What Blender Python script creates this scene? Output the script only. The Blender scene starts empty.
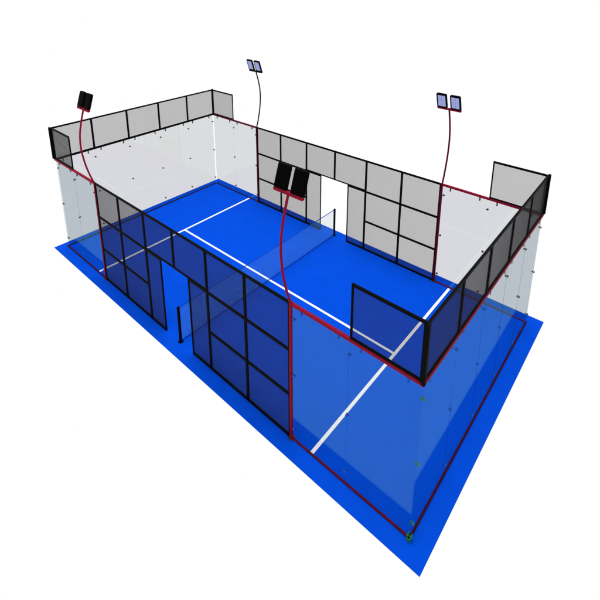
import bpy, bmesh, math, random
from mathutils import Vector, Matrix

random.seed(4)
S = bpy.context.scene
COL = S.collection

# ------------------------------------------------------------------ measures
W = 10.268                      # court width (y), length runs along x
X0, X1 = -0.253, 20.189         # the two glass ends
XA, XB = 3.962, 16.019          # mast posts where glass meets mesh on the long sides
H3, H4 = 5.083, 6.777           # top of the glass / of the upper mesh
T = H3 / 3.0
SL0, SL1 = 3.142, 16.822        # service lines
BAYS = [XA, 5.99, 8.0, 9.08, 10.0, 10.88, 12.0, 14.01, XB]

# ------------------------------------------------------------------ materials
def new_mat(name):
    m = bpy.data.materials.new(name); m.use_nodes = True
    return m, m.node_tree.nodes, m.node_tree.links

def paint(name, col, rough=0.45, spec=0.3, var=0.15, scale=6.0, metallic=0.0, bump=0.0):
    m, n, l = new_mat(name)
    b = n['Principled BSDF']
    tc = n.new('ShaderNodeTexCoord'); nz = n.new('ShaderNodeTexNoise')
    nz.inputs['Scale'].default_value = scale; nz.inputs['Detail'].default_value = 6
    l.new(tc.outputs['Object'], nz.inputs['Vector'])
    rp = n.new('ShaderNodeValToRGB')
    rp.color_ramp.elements[0].position = 0.3; rp.color_ramp.elements[1].position = 0.7
    rp.color_ramp.elements[0].color = (*[c * (1 - var) for c in col], 1)
    rp.color_ramp.elements[1].color = (*[min(1, c * (1 + var)) for c in col], 1)
    l.new(nz.outputs['Fac'], rp.inputs['Fac']); l.new(rp.outputs['Color'], b.inputs['Base Color'])
    b.inputs['Roughness'].default_value = rough
    b.inputs['Specular IOR Level'].default_value = spec
    b.inputs['Metallic'].default_value = metallic
    if bump:
        n2 = n.new('ShaderNodeTexNoise'); n2.inputs['Scale'].default_value = 220
        l.new(tc.outputs['Object'], n2.inputs['Vector'])
        bp = n.new('ShaderNodeBump'); bp.inputs['Strength'].default_value = bump; bp.inputs['Distance'].default_value = 0.01
        l.new(n2.outputs['Fac'], bp.inputs['Height']); l.new(bp.outputs['Normal'], b.inputs['Normal'])
    return m

def glass(name, tint, refl):
    m, n, l = new_mat(name)
    n.remove(n['Principled BSDF']); out = n['Material Output']
    tr = n.new('ShaderNodeBsdfTransparent'); gl = n.new('ShaderNodeBsdfGlossy'); mx = n.new('ShaderNodeMixShader')
    tc = n.new('ShaderNodeTexCoord'); nz = n.new('ShaderNodeTexNoise'); nz.inputs['Scale'].default_value = 0.8
    l.new(tc.outputs['Object'], nz.inputs['Vector'])
    rp = n.new('ShaderNodeValToRGB')
    rp.color_ramp.elements[0].color = (*[c * 0.985 for c in tint], 1); rp.color_ramp.elements[1].color = (*tint, 1)
    l.new(nz.outputs['Fac'], rp.inputs['Fac']); l.new(rp.outputs['Color'], tr.inputs['Color'])
    gl.inputs['Roughness'].default_value = 0.0
    gl.inputs['Color'].default_value = (0.30, 0.90, 1.0, 1)
    lw = n.new('ShaderNodeLayerWeight'); lw.inputs['Blend'].default_value = 0.25
    mr = n.new('ShaderNodeMapRange'); mr.inputs['To Min'].default_value = refl; mr.inputs['To Max'].default_value = refl * 2.0
    l.new(lw.outputs['Facing'], mr.inputs['Value']); l.new(mr.outputs['Result'], mx.inputs['Fac'])
    l.new(tr.outputs['BSDF'], mx.inputs[1]); l.new(gl.outputs['BSDF'], mx.inputs[2])
    l.new(mx.outputs['Shader'], out.inputs['Surface'])
    return m

M_TURF = paint('blue_turf', (0.0008, 0.062, 0.580), rough=0.95, spec=0.02, var=0.05, scale=1.3, bump=0.25)
M_LINE = paint('white_line_paint', (0.86, 0.86, 0.86), rough=0.9, spec=0.05, var=0.03, scale=9)
M_RED = paint('red_powder_coat', (0.205, 0.004, 0.019), rough=0.6, spec=0.04, var=0.10)
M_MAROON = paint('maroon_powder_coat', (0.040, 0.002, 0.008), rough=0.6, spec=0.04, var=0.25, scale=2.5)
M_DKRED = paint('dark_and_shaded_red_coat', (0.090, 0.003, 0.011), rough=0.6, spec=0.04, var=0.15)  # on the far masts: red coat with its shade put into the colour
M_DARKMAST = paint('near_black_maroon_and_shaded_red', (0.020, 0.006, 0.010), rough=0.6, spec=0.04, var=0.15)  # far left pole: red darkened by painted-in shade; dark base rails share it
M_BLACK = paint('black_powder_coat', (0.0025, 0.0025, 0.003), rough=0.6, spec=0.025, var=0.2)
M_WIRE = paint('dark_mesh_wire', (0.016, 0.016, 0.016), rough=0.6, spec=0.04, var=0.15)
M_CLAMP = paint('dark_steel_clamp', (0.020, 0.022, 0.024), rough=0.4, spec=0.3, var=0.2)
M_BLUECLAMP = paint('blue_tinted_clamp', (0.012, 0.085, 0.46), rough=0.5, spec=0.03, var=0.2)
M_GREEN = paint('green_clamp', (0.010, 0.16, 0.055), rough=0.5, spec=0.2, var=0.2)
M_NAVY = paint('navy_cord', (0.0015, 0.055, 0.47), rough=0.8, spec=0.05, var=0.1)
M_NETTING = paint('pale_netting', (0.13, 0.36, 0.46), rough=0.8, spec=0.05, var=0.1)
M_HOUSE = paint('black_lamp_housing', (0.001, 0.001, 0.001), rough=0.6, spec=0.015, var=0.2)
M_LENS = paint('lavender_lamp_lens', (0.46, 0.51, 0.78), rough=0.3, spec=0.3, var=0.06, scale=14)
M_GLASS = glass('clear_wall_glass', (0.866, 0.865, 0.868), 0.033)

# ------------------------------------------------------------------ mesh helpers
def box(bm, x0, x1, y0, y1, z0, z1, bev=0.0):
    vs = [bm.verts.new((x, y, z)) for x in (x0, x1) for y in (y0, y1) for z in (z0, z1)]
    fs = [bm.faces.new([vs[i] for i in f]) for f in
          ((0, 1, 3, 2), (4, 6, 7, 5), (0, 4, 5, 1), (2, 3, 7, 6), (0, 2, 6, 4), (1, 5, 7, 3))]
    if bev:
        es = list({e for f in fs for e in f.edges})
        bmesh.ops.bevel(bm, geom=es, offset=bev, segments=2, profile=0.5, affect='EDGES')

def tube(bm, pts, r, n=12):
    pts = [Vector(p) for p in pts]
    rings = []
    for i, p in enumerate(pts):
        d = (pts[min(i + 1, len(pts) - 1)] - pts[max(i - 1, 0)]).normalized()
        a = Vector((1, 0, 0)) if abs(d.x) < 0.9 else Vector((0, 1, 0))
        u = d.cross(a).normalized(); v = d.cross(u).normalized()
        rings.append([bm.verts.new(p + r * (math.cos(2 * math.pi * k / n) * u + math.sin(2 * math.pi * k / n) * v)) for k in range(n)])
    for a, b in zip(rings, rings[1:]):
        for k in range(n):
            bm.faces.new((a[k], a[(k + 1) % n], b[(k + 1) % n], b[k])).smooth = True
    bm.faces.new(rings[0][::-1]); bm.faces.new(rings[-1])

def catmull(pts, per=8):
    P = [Vector(p) for p in pts]; P = [2 * P[0] - P[1]] + P + [2 * P[-1] - P[-2]]
    out = []
    for i in range(1, len(P) - 2):
        a, b, c, d = P[i - 1:i + 3]
        for k in range(per):
            t = k / per
            out.append(0.5 * (2 * b + (c - a) * t + (2 * a - 5 * b + 4 * c - d) * t * t + (3 * b - a - 3 * c + d) * t ** 3))
    out.append(P[-2]); return out

def finish(bm, name, mat):
    bmesh.ops.recalc_face_normals(bm, faces=bm.faces)
    me = bpy.data.meshes.new(name); bm.to_mesh(me); bm.free(); me.materials.append(mat)
    return me

CACHE = {}
def mesh(key, name, mat, build):
    """mesh data made once per key and shared by every copy"""
    k = (key, mat.name)
    if k not in CACHE:
        bm = bmesh.new(); build(bm); CACHE[k] = finish(bm, name, mat)
    return CACHE[k]

def link(name, me, parent=None, loc=(0, 0, 0), rot=(0, 0, 0)):
    o = bpy.data.objects.new(name, me); COL.objects.link(o)
    o.parent = parent; o.location = loc; o.rotation_euler = rot
    return o

def tag(o, label, cat, group=None):
    o['label'] = label; o['category'] = cat
    if group: o['group'] = group
    return o

def thing(name, label, cat, loc, rotz=0.0, group=None):
    o = link(name, None, None, loc, (0, 0, rotz)); o.empty_display_size = 0.2
    return tag(o, label, cat, group)

# side: where a wall runs; local -y points out of the court, local x runs along the wall
def place(side, a, b):
    m = (a + b) / 2
    return {'near': ((m, 0, 0), 0.0), 'far': ((m, W, 0), math.pi),
            'left': ((X0, m, 0), -math.pi / 2), 'right': ((X1, m, 0), math.pi / 2)}[side]

def local(side, a, b, c):
    s = {'near': 1, 'far': -1, 'left': -1, 'right': 1}[side]
    return s * (c - (a + b) / 2)

# ------------------------------------------------------------------ setting
bm = bmesh.new(); box(bm, -0.72, 20.757, -0.55, 10.80, -0.03, 0.0, 0.006)
floor = link('ground', finish(bm, 'ground', M_TURF)); floor['kind'] = 'structure'
floor['label'] = 'bright blue artificial turf base of the court on a white background'
def line_mark(name, x0, x1, y0, y1):
    bm = bmesh.new(); box(bm, x0, x1, y0, y1, 0.0005, 0.004)
    link(name, finish(bm, name, M_LINE), floor)
line_mark('service_line', SL0 - 0.06, SL0 + 0.06, 0.05, W - 0.05)
line_mark('service_line', SL1 - 0.06, SL1 + 0.06, 0.05, W - 0.05)
line_mark('centre_line', SL0 + 0.062, SL1 - 0.062, W / 2 - 0.055, W / 2 + 0.055)

# ------------------------------------------------------------------ glass walls
NUM5 = ['at the near corner', 'second from the near side', 'middle one of five',
        'second from the far side', 'at the far corner']
ZC = (0.48, 2.53, 4.58)

def clamp_mesh(bm):
    for s in (-1, 1):
        y0, y1 = sorted((s * 0.011, s * 0.045))
        box(bm, -0.040, 0.040, y0, y1, -0.027, 0.027, 0.006)
        tube(bm, [(0, s * 0.044, 0), (0, s * 0.058, 0)], 0.018, 8)

def bracket_mesh(bm):
    box(bm, -0.022, 0.022, 0.0105, 0.03, -0.10, 0.06, 0.004)
    box(bm, -0.022, 0.022, -0.03, -0.0105, -0.10, 0.06, 0.004)

def glass_panel(side, a, b, label, clamps, brackets, green=(), blue=lambda c, z: False):
    L = b - a
    loc, rz = place(side, a, b)
    t = thing('glass_panel', label, 'glass panel', loc, rz, 'glass panels walling the court ends')
    link('pane', mesh(('pane', round(L, 3)), 'pane', M_GLASS,
                      lambda bm: box(bm, -L / 2 + 0.004, L / 2 - 0.004, -0.010, 0.010, 0.048, H3 - 0.045)), t)
    for c in clamps:
        for z in ZC:
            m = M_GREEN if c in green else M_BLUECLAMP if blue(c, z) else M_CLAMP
            o = link('clamp', mesh('clamp', 'clamp', m, clamp_mesh), t, (local(side, a, b, c), 0, z))
            if m is M_GREEN: o['label'] = 'green clamp'
    for c in brackets:
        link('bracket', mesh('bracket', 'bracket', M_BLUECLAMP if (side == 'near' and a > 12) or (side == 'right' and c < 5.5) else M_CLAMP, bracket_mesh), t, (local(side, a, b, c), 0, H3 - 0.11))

for side, nm in (('left', 'left short end'), ('right', 'right short end')):
    for i in range(5):
        a, b = i * W / 5, (i + 1) * W / 5
        cl = [b] if i < 4 else [W - 0.07]
        if i == 0: cl.append(0.07)
        aa = a + (0.06 if i == 0 and side == 'left' else 0.0); bb = b - (0.06 if i == 4 else 0.0)
        glass_panel(side, aa, bb, f'clear glass panel of the {nm}, {NUM5[i]}', cl, [a + 0.36, b - 0.36],
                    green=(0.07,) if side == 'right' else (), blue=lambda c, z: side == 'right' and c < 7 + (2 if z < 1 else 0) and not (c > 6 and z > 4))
# green shoe that holds the foot of the near corner glass
shoe_parent = [o for o in bpy.data.objects if o.get('label', '').startswith('clear glass panel of the right short end, at the near')][0]
def shoe(bm):
    for s in (-1, 1):
        box(bm, -0.11, 0.03, min(s * 0.034, s * 0.055), max(s * 0.034, s * 0.055), 0.004, 0.16, 0.006)
    tube(bm, [(-0.04, -0.085, 0.10), (-0.04, 0.085, 0.10)], 0.022, 8)
    box(bm, -0.13, -0.115, -0.055, 0.055, 0.004, 0.13, 0.004)
sh = link('corner_shoe', mesh('shoe', 'corner_shoe', M_GREEN, shoe), shoe_parent, (local('right', 0, W / 5, 0.03), 0, 0))
sh['label'] = 'green corner bracket'
for side, sn in (('near', 'near long side'), ('far', 'far long side')):
    for end, (a, b) in (('left', (X0, XA)), ('right', (XB, X1))):
        m = a + 2.054 if end == 'left' else b - 2.086
        lo = a + (0.06 if end == 'left' else 0.05); hi = b - (0.05 if end == 'left' else 0.009)
        for p, q in ((lo, m), (m, hi)):
            corner = (p == lo) == (end == 'left')
            cl = [] if corner else [m, (q - 0.05) if end == 'left' else (p + 0.07)]
            pos = f'beside the {end} corner' if corner else f'between corner panel and {end} mast'
            glass_panel(side, p, q, f'clear glass panel on the {sn}, {pos}', cl, [p + 0.36, q - 0.36],
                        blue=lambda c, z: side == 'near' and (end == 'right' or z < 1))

# ------------------------------------------------------------------ rails around the glass
def rail(name, side, a, b, z0, z1, w, mat, label, cat):
    loc, rz = place(side, a, b); L = b - a
    bm = bmesh.new(); box(bm, -L / 2, L / 2, -w / 2, w / 2, z0, z1, 0.012)
    o = link(name, finish(bm, name, mat), None, loc, (0, 0, rz)); tag(o, label, cat, name.replace('_', ' ') + 's of the glass walls')

for side in ('left', 'right'):
    rail('top_rail', side, -0.055, W + 0.055, H3 - 0.047, H3 + 0.047, 0.095, M_RED,
         f'red square rail capping the glass of the {side} short end', 'rail')
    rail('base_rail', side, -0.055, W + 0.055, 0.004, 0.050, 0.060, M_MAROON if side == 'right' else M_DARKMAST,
         f'dark maroon rail on the turf under the glass of the {side} short end', 'rail')
for side in ('near', 'far'):
    for end, (a, b) in (('left', (X0 + 0.058, XA - 0.053)), ('right', (XB + 0.053, X1 - 0.058))):
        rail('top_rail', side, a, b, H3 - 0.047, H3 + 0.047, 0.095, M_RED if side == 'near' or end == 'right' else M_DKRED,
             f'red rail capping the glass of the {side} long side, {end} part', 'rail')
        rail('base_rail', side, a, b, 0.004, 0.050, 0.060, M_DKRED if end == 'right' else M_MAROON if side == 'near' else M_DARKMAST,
             f'dark red rail on the turf under the glass of the {side} long side, {end} part', 'rail')

# ------------------------------------------------------------------ mesh panels
SP, WW, WD = 0.020, 0.0048, 0.0029
def wires(bm, L, z0, z1):
    n = max(1, round(L / SP)); s = L / n
    for i in range(1, n):
        x = -L / 2 + i * s
        box(bm, x - WW / 2, x + WW / 2, 0.0005, WD, z0, z1)
    n = max(1, round((z1 - z0) / SP)); s = (z1 - z0) / n
    for i in range(1, n):
        z = z0 + i * s
        box(bm, -L / 2, L / 2, -WD, -0.0005, z - WW / 2, z + WW / 2)

def mesh_panel(side, a, b, z0, z1, label, bars=(), top=0.085, bot=0.085, inner=False, group=''):
    L = b - a - 0.004; F = 0.045; D = 0.030
    loc, rz = place(side, a, b)
    t = thing('mesh_panel', label, 'mesh panel', (loc[0], loc[1], z0), rz, group)
    h = z1 - z0
    def frame(bm):
        box(bm, -L / 2, -L / 2 + F, -D, D, 0, h, 0.006)
        box(bm, L / 2 - F, L / 2, -D, D, 0, h, 0.006)
        box(bm, -L / 2 + F, L / 2 - F, -D, D, h - top, h, 0.006)
        if inner: box(bm, -L / 2, L / 2, 0.058, 0.085, -0.075, 0.045, 0.006)
        else: box(bm, -L / 2 + F, L / 2 - F, -D, D, 0, bot, 0.006)
    key = (round(L, 3), round(h, 3), top, bot, inner)
    link('frame', mesh(('frame',) + key, 'frame', M_BLACK, frame), t)
    link('wire_mesh', mesh(('wire',) + key, 'wire_mesh', M_WIRE,
         lambda bm: wires(bm, L - F, 0.02, h - 0.02)), t)
    for z in bars:
        link('crossbar', mesh(('bar', round(L, 3)), 'crossbar', M_BLACK,
             lambda bm: box(bm, -L / 2 + F, L / 2 - F, -D + 0.002, D - 0.002, -0.045, 0.045, 0.006)), t, (0, 0, z - z0))

ZT = H3 + 0.045
for side in ('near', 'far'):
    sn = f'{side} long side'
    b = BAYS
    g = 'mesh panels along the long sides'
    full = [(b[0] + 0.05, b[1], 'next to the left mast'), (b[1], b[2], 'between left mast panel and doorway'),
            (b[6], b[7], 'between doorway and right mast panel'), (b[7], b[8] - 0.05, 'next to the right mast')]
    for p, q, w in full:
        mesh_panel(side, p, q, 0.004, ZT, f'tall mesh panel on the {sn}, {w}', (T, 2 * T), group=g)
    for p, q, w in ((b[2], b[3], 'left'), (b[5], b[6], 'right')):
        mesh_panel(side, p, q, 0.004, 2 * T + 0.045, f'narrow black mesh panel flanking the {w} side of the {side} doorway', (), group=g)
    for p, q, w in ((b[2], b[4], 'left'), (b[4], b[6], 'right')):
        mesh_panel(side, p, q, 2 * T + 0.049 - 0.002, ZT, f'black mesh panel above the {side} doorway, {w} half', (), bot=0.05, group=g)

ZU = H3 + 0.053
gu = 'upper mesh panels above the glass'
for side, nm in (('left', 'left short end'), ('right', 'right short end')):
    for i in range(5):
        mesh_panel(side, i * W / 5, (i + 1) * W / 5, ZU, H4 + 0.04, f'mesh panel above glass of the {nm}, {NUM5[i]}',
                   (), top=0.08, bot=0.05, inner=(side == 'left'), group=gu)
for side in ('near', 'far'):
    mesh_panel(side, X0 + 0.034, X0 + 2.067, ZU, H4 + 0.04, f'black mesh wing above the glass at the {side} left corner', (), top=0.08, bot=0.05,
               inner=False, group=gu)
    mesh_panel(side, X1 - 2.067, X1 - 0.034, ZU, H4 + 0.04, f'black mesh wing above the glass at the {side} right corner', (), top=0.08, bot=0.05,
               inner=False, group=gu)
# square corner posts that tie the upper mesh together
for x, y, w in ((X0, 0, 'near left'), (X0, W, 'far left'), (X1, 0, 'near right'), (X1, W, 'far right')):
    sx = -1 if x < 5 else 1; sy = -1 if y < 5 else 1
    bm = bmesh.new(); box(bm, -0.050, 0.050, -0.050, 0.050, 0, H4 + 0.05 - ZU, 0.01)
    o = link('corner_post', finish(bm, 'corner_post', M_BLACK), None, (x + sx * 0.036, y + sy * 0.060, ZU))
    tag(o, f'black square post at the {w} corner of the upper mesh', 'post', 'corner posts of the upper mesh')

# ------------------------------------------------------------------ floodlight masts
CURVE = [(0, 0.0, 5.06), (0, -0.17, 5.60), (0, -0.31, 6.22), (0, -0.385, 6.88), (0, -0.36, 7.48), (0, -0.245, 8.03), (0, -0.075, 8.60)]
TILT = -math.atan(0.20 / 0.60)
def head_mesh(bm):
    # shallow housing with rounded corners and a recessed front
    w, h, r = 0.228, 0.70, 0.05
    def ring(y, k):
        vs = []
        for cx, cz, a0 in ((w - r, h - r, 0), (-w + r, h - r, 90), (-w + r, r, 180), (w - r, r, 270)):
            for j in range(5):
                a = math.radians(a0 + j * 22.5)
                vs.append(bm.verts.new(((cx + r * math.cos(a)) * k, y, h / 2 + (cz + r * math.sin(a) - h / 2) * k)))
        return vs
    rings = [ring(-0.055, 0.90), ring(-0.035, 1.0), ring(0.045, 1.0), ring(0.052, 0.97), ring(0.052, 0.80), ring(0.036, 0.79)]
    for a, b in zip(rings, rings[1:]):
        for k in range(len(a)):
            bm.faces.new((a[k], a[(k + 1) % len(a)], b[(k + 1) % len(a)], b[k]))
    bm.faces.new(rings[0][::-1]); bm.faces.new(rings[-1])
def lens_mesh(bm):
    for i in range(2):
        for j in range(4):
            x = -0.172 + i * 0.174; z = 0.078 + j * 0.137
            box(bm, x, x + 0.170, 0.037, 0.047, z, z + 0.133, 0.008)

def mast(side, x, pole_mat, bar_mat, post_mat, label):
    loc, rz = place(side, x, x)
    t = thing('floodlight_mast', label, 'floodlight', loc, rz, 'floodlight masts')
    link('post', mesh('post', 'post', post_mat, lambda bm: box(bm, -0.043, 0.043, -0.042, 0.042, 0.004, H3 + 0.055, 0.01)), t)
    def foot(bm):
        box(bm, -0.10, 0.10, -0.10, 0.10, 0.002, 0.018, 0.004)
        for sx in (-1, 1):
            for sy in (-1, 1):
                tube(bm, [(sx * 0.075, sy * 0.075, 0.016), (sx * 0.075, sy * 0.075, 0.035)], 0.014, 6)
    link('base_plate', mesh('foot', 'base_plate', M_CLAMP, foot), t)
    link('curved_pole', mesh('pole', 'curved_pole', pole_mat, lambda bm: tube(bm, catmull(CURVE), 0.038, 14)), t)
    link('crossbar', mesh('mbar', 'crossbar', bar_mat, lambda bm: box(bm, -0.53, 0.53, -0.115, -0.015, 8.585, 8.675, 0.008)), t)
    for sx in (-1, 1):
        h = link('floodlight', mesh('head', 'floodlight', M_HOUSE, head_mesh), t, (sx * 0.305, -0.06, 8.665), (TILT, 0, 0))
        link('lens', mesh('lens', 'lens', M_LENS, lens_mesh), h)

mast('near', XA, M_RED, M_RED, M_RED, 'red curved floodlight mast at the left of the near long side, black lamp backs')
mast('near', XB, M_RED, M_RED, M_RED, 'red curved floodlight mast nearest the viewer, large black lamp backs on top')
mast('far', XA, M_DARKMAST, M_BLACK, M_DKRED, 'nearly black curved floodlight mast at the left of the far long side, pale lenses')  # far masts take darker copies of the red, shade included in the colour
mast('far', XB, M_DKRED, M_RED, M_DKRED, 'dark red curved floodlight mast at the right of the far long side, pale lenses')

# ------------------------------------------------------------------ the net across the middle
YN0, YN1, HN = 0.03, W + 0.07, 1.60
t = thing('court_net', 'thin pale see-through net strung across the middle of the court between two black posts', 'net', (10.0, W / 2, 0))
for y in (YN0, YN1):
    def post(bm):
        box(bm, -0.045, 0.045, -0.045, 0.045, 0.012, HN + 0.05, 0.01)
        box(bm, -0.09, 0.09, -0.09, 0.09, 0.002, 0.014, 0.003)
    link('net_post', mesh('netpost', 'net_post', M_BLACK, post), t, (0, y - W / 2, 0))
def netting(bm):
    a, b = YN0 + 0.046 - W / 2, YN1 - 0.046 - W / 2
    n = round((b - a) / 0.03)
    for i in range(1, n):
        y = a + (b - a) * i / n
        box(bm, -0.0016, -0.0002, y - 0.0008, y + 0.0008, 0.06, HN)
    for i in range(1, 52):
        z = 0.06 + (HN - 0.06) * i / 52
        box(bm, 0.0002, 0.0016, a, b, z - 0.0008, z + 0.0008)
link('netting', mesh('netting', 'netting', M_NETTING, netting), t)
def cords(z):
    return lambda bm: tube(bm, [(0, YN0 + 0.044 - W / 2, z), (0, YN1 - 0.044 - W / 2, z)], 0.018, 8)
link('top_cord', mesh('topcord', 'top_cord', M_NAVY, cords(HN)), t)
link('bottom_cord', mesh('botcord', 'bottom_cord', M_NAVY, cords(0.05)), t)

# ------------------------------------------------------------------ light: white studio surround and one soft overhead box
w = bpy.data.worlds.new('World'); S.world = w; w.use_nodes = True
bg = w.node_tree.nodes['Background']; bg.inputs['Color'].default_value = (1, 1, 1, 1); bg.inputs['Strength'].default_value = 1.0
L = bpy.data.lights.new('softbox', 'AREA'); L.shape = 'RECTANGLE'; L.size = 30; L.size_y = 24
L.energy = 9000; L.color = (1, 0.985, 0.96)
lo = bpy.data.objects.new('softbox', L); COL.objects.link(lo); lo.location = (8, 5, 34)

# ------------------------------------------------------------------ camera (view camera with a dropped lens shift)
R = ((0.754048882355134, 0.6568173622378354, -0.0011116122995585079),
     (0.1717953576957827, -0.19885990734932832, -0.9648528863630801),
     (-0.6339531828874567, 0.7273552707665857, -0.2627882645684564))
r, d, f = (Vector(v) for v in R)
cam = bpy.data.cameras.new('camera'); co = bpy.data.objects.new('camera', cam); COL.objects.link(co)
m = Matrix((r, -d, -f)).transposed().to_4x4(); m.translation = (23.688157, -8.468911, 14.430980)
co.matrix_world = m
cam.sensor_fit = 'HORIZONTAL'; cam.sensor_width = 36; cam.lens = 462.127 / 600 * 36
cam.shift_x = 2.1113 / 600; cam.shift_y = -203.2526 / 600
cam.clip_start = 0.1; cam.clip_end = 500
S.camera = co

S.view_settings.view_transform = 'Standard'; S.view_settings.look = 'None'
S.view_settings.exposure = 0; S.view_settings.gamma = 1
S.render.engine = 'CYCLES'
S.cycles.transparent_max_bounces = 48; S.cycles.max_bounces = 12; S.cycles.glossy_bounces = 6
S.cycles.use_denoising = True
